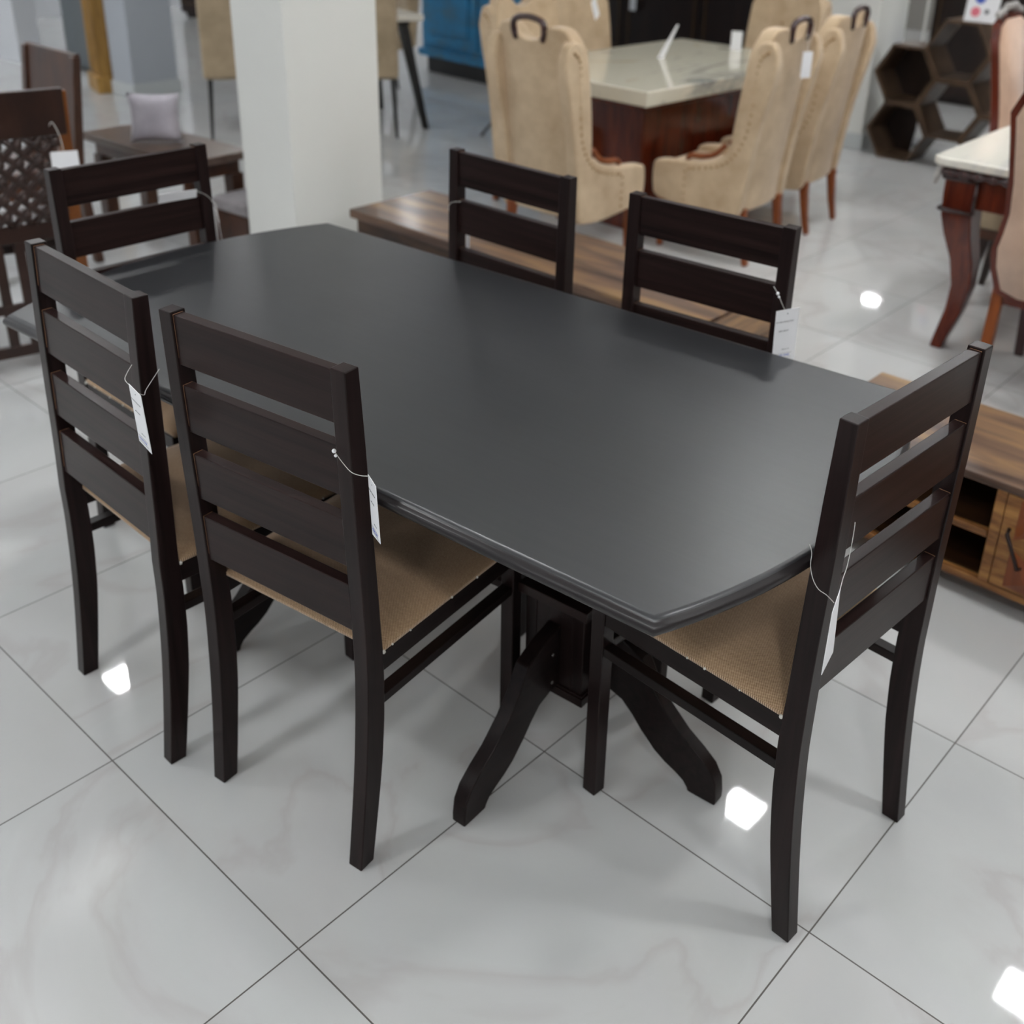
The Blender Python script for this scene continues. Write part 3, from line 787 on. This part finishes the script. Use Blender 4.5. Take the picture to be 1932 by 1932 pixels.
# ------------------------------------------------------------------ honeycomb shelf and dark cabinets at the back
t = thing('honeycomb_shelf', 'dark brown wooden honeycomb shelf of hexagon cells standing on the floor', 'shelf', (-1.06,5.38,0), PHI)
s_ = .203; hh = s_*math.sqrt(3)/2
cells = [(0,hh),(0,3*hh),(1.5*s_,2*hh),(1.5*s_,4*hh),(3*s_,hh),(3*s_,3*hh),(4.5*s_,2*hh),(4.5*s_,4*hh)]
for cx_, cz_ in cells:
    bm = bmesh.new(); A, Bq = [], []
    for k in range(6):
        an = k*PI/3
        A.append((cx_+s_*math.cos(an)*.998, cz_+s_*math.sin(an)*.998)); Bq.append((cx_+(s_-.02)*math.cos(an), cz_+(s_-.02)*math.sin(an)))
    R4 = [[bm.verts.new(v) for v in ((a[0],0,a[1]),(b[0],0,b[1]),(b[0],.26,b[1]),(a[0],.26,a[1]))] for a, b in zip(A, Bq)]
    for i in range(6):
        q_, w4 = R4[i], R4[(i+1)%6]
        for k in range(4): bm.faces.new((q_[k],q_[(k+1)%4],w4[(k+1)%4],w4[k]))
    hc_ = obj('hexagon_cell', bm, M['shelf_wood'], t)
    if cx_ == 0:
        e_ = 1 if cz_ > 2*hh else .35
        bm = bmesh.new(); q5 = [(cx_-(s_-.02),cz_),(cx_-(s_-.02)/2,cz_-hh*.9),(cx_+(s_-.02)/2*(e_ if e_ == 1 else .1),cz_-hh*.9),(cx_+(s_-.02)*(e_ if e_ == 1 else .15),cz_),(cx_+(s_-.02)/2*(e_ if e_ == 1 else .3),cz_+hh*.9),(cx_-(s_-.02)/2,cz_+hh*.9)]
        prism(bm, q5, .245, .255, 'y'); obj('back_panel', bm, M['cabinet_dark'], hc_)
t = thing('sign_card', 'white sign card with blue and red print standing on the honeycomb shelf', 'sign', (-.665,5.37,hh*5+.001), -.05)
bm = bmesh.new(); prism(bm, [(0,0),(.006,0),(.05,.26),(.044,.26)], -.095, .095, 'x'); obj('card', bm, M['paper'], t)
def flat(u, v, z=.0012):
    ang = math.atan2(.26,.044)
    o_ = Vector((u, .044*v/.26-.0012, v)); return Matrix.Translation(o_) @ Matrix.Rotation(ang,4,'X')
bm = bmesh.new(); bmesh.ops.create_cone(bm, cap_ends=True, segments=16, radius1=.028, radius2=.028, depth=.0006, matrix=flat(-.035,.055)); obj('print', bm, M['ink_red'], t)
bm = bmesh.new(); bmesh.ops.create_cone(bm, cap_ends=True, segments=16, radius1=.014, radius2=.014, depth=.0006, matrix=flat(.03,.06)); obj('print', bm, M['ink'], t)
bm = bmesh.new(); bmesh.ops.create_cone(bm, cap_ends=True, segments=16, radius1=.03, radius2=.03, depth=.0006, matrix=flat(-.02,.13)); obj('print', bm, M['ink_blue'], t)

def wardrobe(label, x, y, w, d, h, nd, rz=PHI, mat='cabinet_dark', seam='cabinet_seam'):
    t = thing('wardrobe', label, 'cabinet', (x,y,0), rz)
    obj('carcass', B((0,w,.02,d,0.05,h)), M[mat], t, bevel=.005)
    obj('plinth', B((.03,w-.03,.05,d-.02,0,.05)), M[mat], t)
    for k in range(nd):
        a = w*k/nd+.01; b = w*(k+1)/nd-.01
        dd = obj('door', B((a,b,0,.0195,.07,h-.03)), M[mat], t, bevel=.003)
        obj('door_moulding', B((a+.04,a+.055,-.008,0,.15,h-.1),(b-.055,b-.04,-.008,0,.15,h-.1),(a+.055,b-.055,-.008,0,.15,.165)), M[seam], dd)
        bm = bmesh.new(); tube(bm, [(b-.03,0,.9),(b-.03,-.03,.9),(b-.03,-.03,1.02),(b-.03,0,1.02)], .006, 6); obj('handle', bm, M['handle_iron'], dd, smooth=True)
    return t
wardrobe('tall dark brown cabinet behind the honeycomb shelf', -1.68, 7.55, 3.2, .5, 2.1, 3)
wd = wardrobe('long black brown cabinet across the back behind the marble table', -5.2, 7.3, 3.3, .5, 2.0, 4)
t = thing('price_tag', 'blurred white tag hanging on the black brown cabinet at the back', 'tag', (-4.25,7.18,.62), PHI)
obj('card', B((-.035,.035,-.001,.001,-.13,.0)), M['paper'], t)
bm = bmesh.new(); tube(bm, [(0,0,0),(0,.02,.06),(0,.035,.1)], .002, 6); obj('string', bm, M['string'], t)

wardrobe('dark brown cabinet near the left wall, added to darken the floor reflection', -9.6, 6.2, 2.4, .5, 2.0, 3, rz=PHI+.2)  # added out of view so its dark reflection dims the floor
wardrobe('dark brown cabinet right of the honeycomb shelf at the right rear', 1.75, 5.75, 2.2, .5, 2.0, 3)
# leaning blue poster beside the pillar
t = thing('banner', 'narrow blue and white banner between the pillar and the tall brown cabinet', 'banner', (-1.16,5.90,0), -1.3)
obj('panel', B((-.06,.06,-.004,.004,.02,1.5)), M['wall'], t)
obj('panel_print', B((-.058,.058,-.0052,-.0042,.5,.74)), M['ink_blue'], t)
obj('foot', B((-.1,.1,-.08,.08,0,.02)), M['grey_metal'], t)

# ------------------------------------------------------------------ blue cabinet
t = thing('painted_cabinet', 'distressed bright blue painted cabinet on a dark plinth', 'cabinet', (-5.36,5.62,0), -.16)
obj('body', B((0,1.5,0,.45,.14,1.9)), M['blue'], t, bevel=.006)
obj('plinth', B((.03,1.47,.03,.43,0,.14)), M['black_metal'], t)
for k in range(2):
    a = .05+k*.71
    d_ = obj('door', B((a,a+.69,-.02,-.0005,.24,1.8)), M['blue'], t, bevel=.006)
    obj('door_panel', B((a+.1,a+.59,-.032,-.0205,.34,1.7)), M['blue'], d_, bevel=.008)
obj('skirting', B((-.02,1.52,-.035,0,.14,.20)), M['blue'], t, bevel=.006)

# ------------------------------------------------------------------ white tables with taupe chairs, mid distance
def taupe_chair(label, x, y, rz, group='taupe upholstered chairs with thin black legs'):
    t = thing('upholstered_chair', label, 'chair', (x,y,0), rz, group)
    bm = bmesh.new(); prism(bm, [(-.03,.38),(.04,.36),(.055,.45),(.03,.75),(-.03,.98),(-.06,1.0),(-.09,.98),(-.06,.7)], -.22, .22, 'x')
    obj('backrest', bm, M['taupe'], t, bevel=.02, seg=3)
    obj('seat', B((-.22,.22,.0,.44,.36,.47)), M['taupe'], t, bevel=.03, seg=3)
    for s in (-1, 1):
        bm = bmesh.new(); frustum(bm, (s*.2,-.04,0), .009, (s*.18,.03,.37), .016); obj('leg', bm, M['black_metal'], t)
        bm = bmesh.new(); frustum(bm, (s*.2,.42,0), .009, (s*.18,.40,.37), .016); obj('leg', bm, M['black_metal'], t)
    return t
taupe_chair('taupe upholstered chair with black legs just left of the white pillar', -4.39, 2.95, .94)
taupe_chair('taupe upholstered chair just right of the white pillar, seen from behind', -3.87, 3.51, .79)
taupe_chair('taupe upholstered chair behind the small white table', -4.75, 4.75, PI-.4)
taupe_chair('taupe upholstered chair far behind the second pillar', -6.0, 4.5, -1.3)
t = thing('white_table', 'small white topped table with slanted black legs right of the pillar', 'table', (-4.22,3.76,0), -.35)
obj('tabletop', B((-.35,.35,-.35,.35,.70,.737)), M['marble_pale'], t, bevel=.006)
for sx in (-1, 1):
    for sy in (-1, 1):
        bm = bmesh.new(); frustum(bm, (sx*.36,sy*.34,0), .018, (sx*.24,sy*.24,.70), .03); obj('leg', bm, M['black_metal'], t)
obj('under_frame', B((-.28,.28,-.28,.28,.67,.70)), M['black_metal'], t)
t = thing('white_table', 'pinkish white low table corner on slanted grey metal leg behind beige chair', 'table', (-3.1,4.2,0), 0)
bm = bmesh.new(); prism(bm, [(-.34,.02),(.14,-.25),(.42,.22),(-.06,.49)], .30, .40, 'z'); obj('tabletop', bm, M['marble_pale'], t, bevel=.008)
for a, b in (((.04,-.18,.30),(-.26,-.14,0)),((.30,.20,.30),(.48,.10,0)),((-.05,.42,.30),(-.12,.60,0)),((-.26,.05,.30),(-.40,.24,0))):
    bm = bmesh.new(); tube(bm, [b, a], .011, 8); obj('leg', bm, M['grey_metal'], t, smooth=True)

# ------------------------------------------------------------------ golden carved door leaf and grey panel
t = thing('carved_door_leaf', 'tall golden brown carved wooden door leaf beside the far pillar', 'panel', (-6.42,3.20,0), -.35)
bm = bmesh.new(); box(bm, -.15,.15,0,.08,.0,2.4)
for a in (-.13,-.045,.045,.13): box(bm, a-.016, a+.016, -.02, 0, .14, 2.3)
box(bm, -.17,.17,-.04,.1,0,.12)
obj('leaf', bm, M['gold_carved'], t, bevel=.006)
t = thing('room_divider', 'slate grey flat panel behind the carved lattice chairs', 'panel', (-7.35,3.62,0), -.2)
obj('panel', B((-.30,.30,0,.05,0.02,2.2)), M['grey_panel'], t)
obj('foot', B((-.30,.30,-.02,.07,0,.02)), M['black_metal'], t)

# ------------------------------------------------------------------ carved lattice chairs on the left
def lattice_chair(label, x, y, rz, mat='dark_carved', edge='amber_walnut', holes=True, tall=.95, group='dark carved chairs at the left'):
    """faces local +y, origin under back centre"""
    t = thing('carved_chair', label, 'chair', (x,y,0), rz, group)
    w = .215; M_ = M[mat]; ln = lambda z: -.06*max(0,(z-.42)/.53)
    for s in (-1, 1):
        bm = bmesh.new(); strip(bm, [(-.03,0),(0,.4),(ln(tall),tall-.01)], [(.005,0),(.04,.4),(ln(tall)+.032,tall-.01)], s*w-.02, s*w+.02, 'x')
        o = obj('rear_leg', bm, M[edge], t, bevel=.003)
        obj('front_leg', B((s*w-.02,s*w+.02,.40,.44,0,.41)), M_, t, bevel=.003)
        obj('side_rail', B((s*w-.015,s*w+.015,.04,.40,.33,.405)), M_, t, bevel=.002)
        obj('stretcher', B((s*w-.012,s*w+.012,.03,.40,.14,.17)), M_, t, bevel=.002)
    z1 = .80 if holes else .585
    bm = bmesh.new(); prism(bm, [(ln(z1)-.004,z1),(ln(z1)+.022,z1),(ln(tall)+.022,tall),(ln(tall)-.004,tall)], -w-.01, w+.01, 'x')
    obj('top_rail', bm, M_, t, bevel=.005)
    obj('lower_rail', B((-w+.02,w-.02,-.005,.022,.455,.515)), M_, t, bevel=.003)
    if holes:                                                # round holed fretwork: a lattice of thick crossing bars with rings
        bm = bmesh.new(); a, b = .515, z1; st = .0585
        for sg in (-1, 1):
            for i in range(-9, 10):
                p = []
                for k in range(13):
                    zz = a+(b-a)*k/12; xx = i*st + sg*(zz-(a+b)/2)
                    if abs(xx) <= w-.018: p.append((xx, ln(zz)+.010, zz))
                if len(p) > 1: tube(bm, p, .0125, 6)
        n_ = 7
        for i in range(n_):
            for j in range(5):
                xx = -w+.05+i*st; zz = a+.03+j*st
                if zz < b-.01: ball(bm, (xx, ln(zz)+.010, zz), .019, 8)
        obj('fretwork', bm, M_, t, smooth=True)
    else:
        bm = bmesh.new()
        for k in range(3): box(bm, -w+.05+k*.13, -w+.12+k*.13, ln(.6)+.0, ln(.55)+.018, .51, .59)
        obj('splats', bm, M_, t, bevel=.002)
    bm = bmesh.new()
    for k in range(6):
        xx = -w+.05+k*(2*w-.1)/5; box(bm, xx-.016, xx+.016, .002, .02, .06, .455)
    box(bm, -w+.02, w-.02, .0, .022, .215, .245); box(bm, -w+.02, w-.02, .0, .022, .06, .10)
    obj('lower_slats', bm, M_, t, bevel=.002)
    obj('seat', B((-w-.02,w+.02,.045,.46,.406,.44)), M_, t, bevel=.006)
    return t
lattice_chair('dark carved chair with fretwork back, left of the left end chair, tagged', -2.10, .23, 1.28)
lattice_chair('reddish brown carved chair behind the fretwork one, near the coffee table', -3.16, 1.02, PI-.08, mat='walnut', edge='walnut', holes=False, tall=.88)
t = thing('price_tag', 'square white tag hanging by a string on the fretwork chair back', 'tag', (-1.93,.375,.765), 1.1)
obj('card', B((-.04,.04,-.001,.001,-.075,0)), M['paper'], t)
bm = bmesh.new(); tube(bm, curve([(0,0,-.005),(-.005,.004,.05),(-.02,.01,.09),(-.03,.03,.075)], 5), .0012, 6); obj('string', bm, M['string'], t, smooth=True)

# coffee table with small cushion
t = thing('coffee_table', 'brown coffee table with a small lilac cushion on top', 'table', (-3.42,1.29,0), -.02)
obj('top', B((0,.82,0,.33,.415,.45)), M['dull_walnut'], t, bevel=.004)
obj('apron', B((.04,.78,.04,.29,.35,.414)), M['walnut'], t)
for a in (.03,.73):
    for b in (.03,.24): obj('leg', B((a,a+.06,b,b+.06,0,.35)), M['walnut'], t)
def cushion(label, name, mat, x, y, z, rz, w, h, d, tilt=0, cat='cushion'):
    bm = bmesh.new(); n_ = 10; T = {}
    for f in (0, 1):
        for i in range(n_+1):
            for j in range(n_+1):
                u, v = -1+2*i/n_, -1+2*j/n_
                th_ = d/2*((1-u**4)*(1-v**4))**.6
                px_ = u*w/2*(1-.10*(1-v*v)); pz_ = v*h/2*(1-.10*(1-u*u))
                if f and (abs(u) == 1 or abs(v) == 1): T[f,i,j] = T[0,i,j]
                else: T[f,i,j] = bm.verts.new((px_, th_ if f else -th_, pz_+h/2))
    for i in range(n_):
        for j in range(n_):
            bm.faces.new((T[0,i,j],T[0,i+1,j],T[0,i+1,j+1],T[0,i,j+1])); bm.faces.new((T[1,i,j],T[1,i,j+1],T[1,i+1,j+1],T[1,i+1,j]))
    bmesh.ops.transform(bm, matrix=Matrix.Rotation(tilt,4,'X'), verts=bm.verts)
    o = obj(name, bm, mat, smooth=True); o.location = (x,y,z); o.rotation_euler = (0,0,rz)
    return tag(o, label, cat)
cushion('small pale lilac cushion standing upright on the brown coffee table', 'cushion', M['lilac'], -2.99, 1.40, .452, .75, .23, .22, .07, -.08)
# low padded bench left of the pillar
t = thing('padded_bench', 'low dark bench with grey padded seat tight against the white pillar', 'bench', (-2.44,1.52,0), 0)
obj('base', B((-.12,.10,-.16,.16,0,.24)), M['walnut'], t, bevel=.004)
obj('seat_pad', B((-.13,.11,-.17,.17,.241,.30)), M['grey_pad'], t, bevel=.02, seg=3)
cushion('pale lilac cushion leaning on the padded bench by the pillar', 'cushion', M['lilac'], -2.42, 1.56, .302, .9, .2, .2, .07, -.1)
t = thing('padded_stool', 'tan padded stool with dark tapered legs tucked under the ivory table', 'stool', (.32,3.22,0), 0)
obj('seat', B((-.17,.17,-.14,.16,.33,.42)), M['taupe'], t, bevel=.015, seg=3)
obj('seat_frame', B((-.165,.165,-.135,.155,.29,.329)), M['walnut'], t, bevel=.003)
for a in (-1, 1):
    for b in (-1, 1):
        bm = bmesh.new(); frustum(bm, (a*.185,.01+b*.15,0), .012, (a*.14,.01+b*.12,.29), .024); obj('leg', bm, M['cabinet_dark'], t)
def hang_tag(label, x, y, z, rz, w=.05, h=.11, tilt=0):
    t = thing('price_tag', label, 'tag', (x,y,z), rz, 'blurred price tags on the background chairs')
    bm = bmesh.new(); box(bm, -w/2, w/2, -.001, .001, -h, 0); bmesh.ops.transform(bm, matrix=Matrix.Rotation(tilt,4,'Y'), verts=bm.verts)
    obj('card', bm, M['paper'], t)
    bm = bmesh.new(); tube(bm, [(0,0,-.004),(.004,.01,.03),(0,.02,.07)], .001, 6); obj('string', bm, M['string'], t)
hang_tag('blurred white tag hanging on the nearest right side beige chair back', -.655, 3.02, .95, PI/2-.5)
hang_tag('blurred white tag hung high on the far left side beige chair', -2.13, 3.53, 1.0, PI/2+.1, tilt=-.5)
hang_tag('slanted blurred white tag on the peach chair behind the ivory table', .06, 3.92, .98, PI/2-.3, tilt=-.5)

# ------------------------------------------------------------------ world, camera, view
w_ = bpy.data.worlds.new('fill_light'); sc.world = w_; w_.use_nodes = True  # unseen outdoors, added as bluish fill through the open front
bg = w_.node_tree.nodes['Background']; bg.inputs[0].default_value = (.82,.91,1,1); bg.inputs[1].default_value = .35

cam = bpy.data.cameras.new('camera'); co = bpy.data.objects.new('camera', cam); COL.objects.link(co)
pitch, yaw, roll = math.radians(24.2688), .6371, math.radians(1.8242)
fw = Vector((-math.sin(yaw)*math.cos(pitch), math.cos(yaw)*math.cos(pitch), -math.sin(pitch)))
r0 = Vector((math.cos(yaw), math.sin(yaw), 0)); u0 = r0.cross(fw)
r1 = r0*math.cos(roll)+u0*math.sin(roll); u1 = -r0*math.sin(roll)+u0*math.cos(roll)
co.matrix_world = Matrix(((r1.x,u1.x,-fw.x,1.3307),(r1.y,u1.y,-fw.y,-1.415),(r1.z,u1.z,-fw.z,1.6158),(0,0,0,1)))
cam.sensor_width = 36; cam.lens = 2054.85/1932*36
cam.shift_x = -(1040.47-966)/1932; cam.shift_y = (682.24-966)/1932
cam.dof.use_dof = True; cam.dof.focus_distance = 1.6; cam.dof.aperture_fstop = 3.6
cam.clip_start = .05
sc.camera = co
sc.view_settings.view_transform = 'Standard'; sc.view_settings.look = 'None'; sc.view_settings.gamma = 1
sc.view_settings.exposure = 0.60
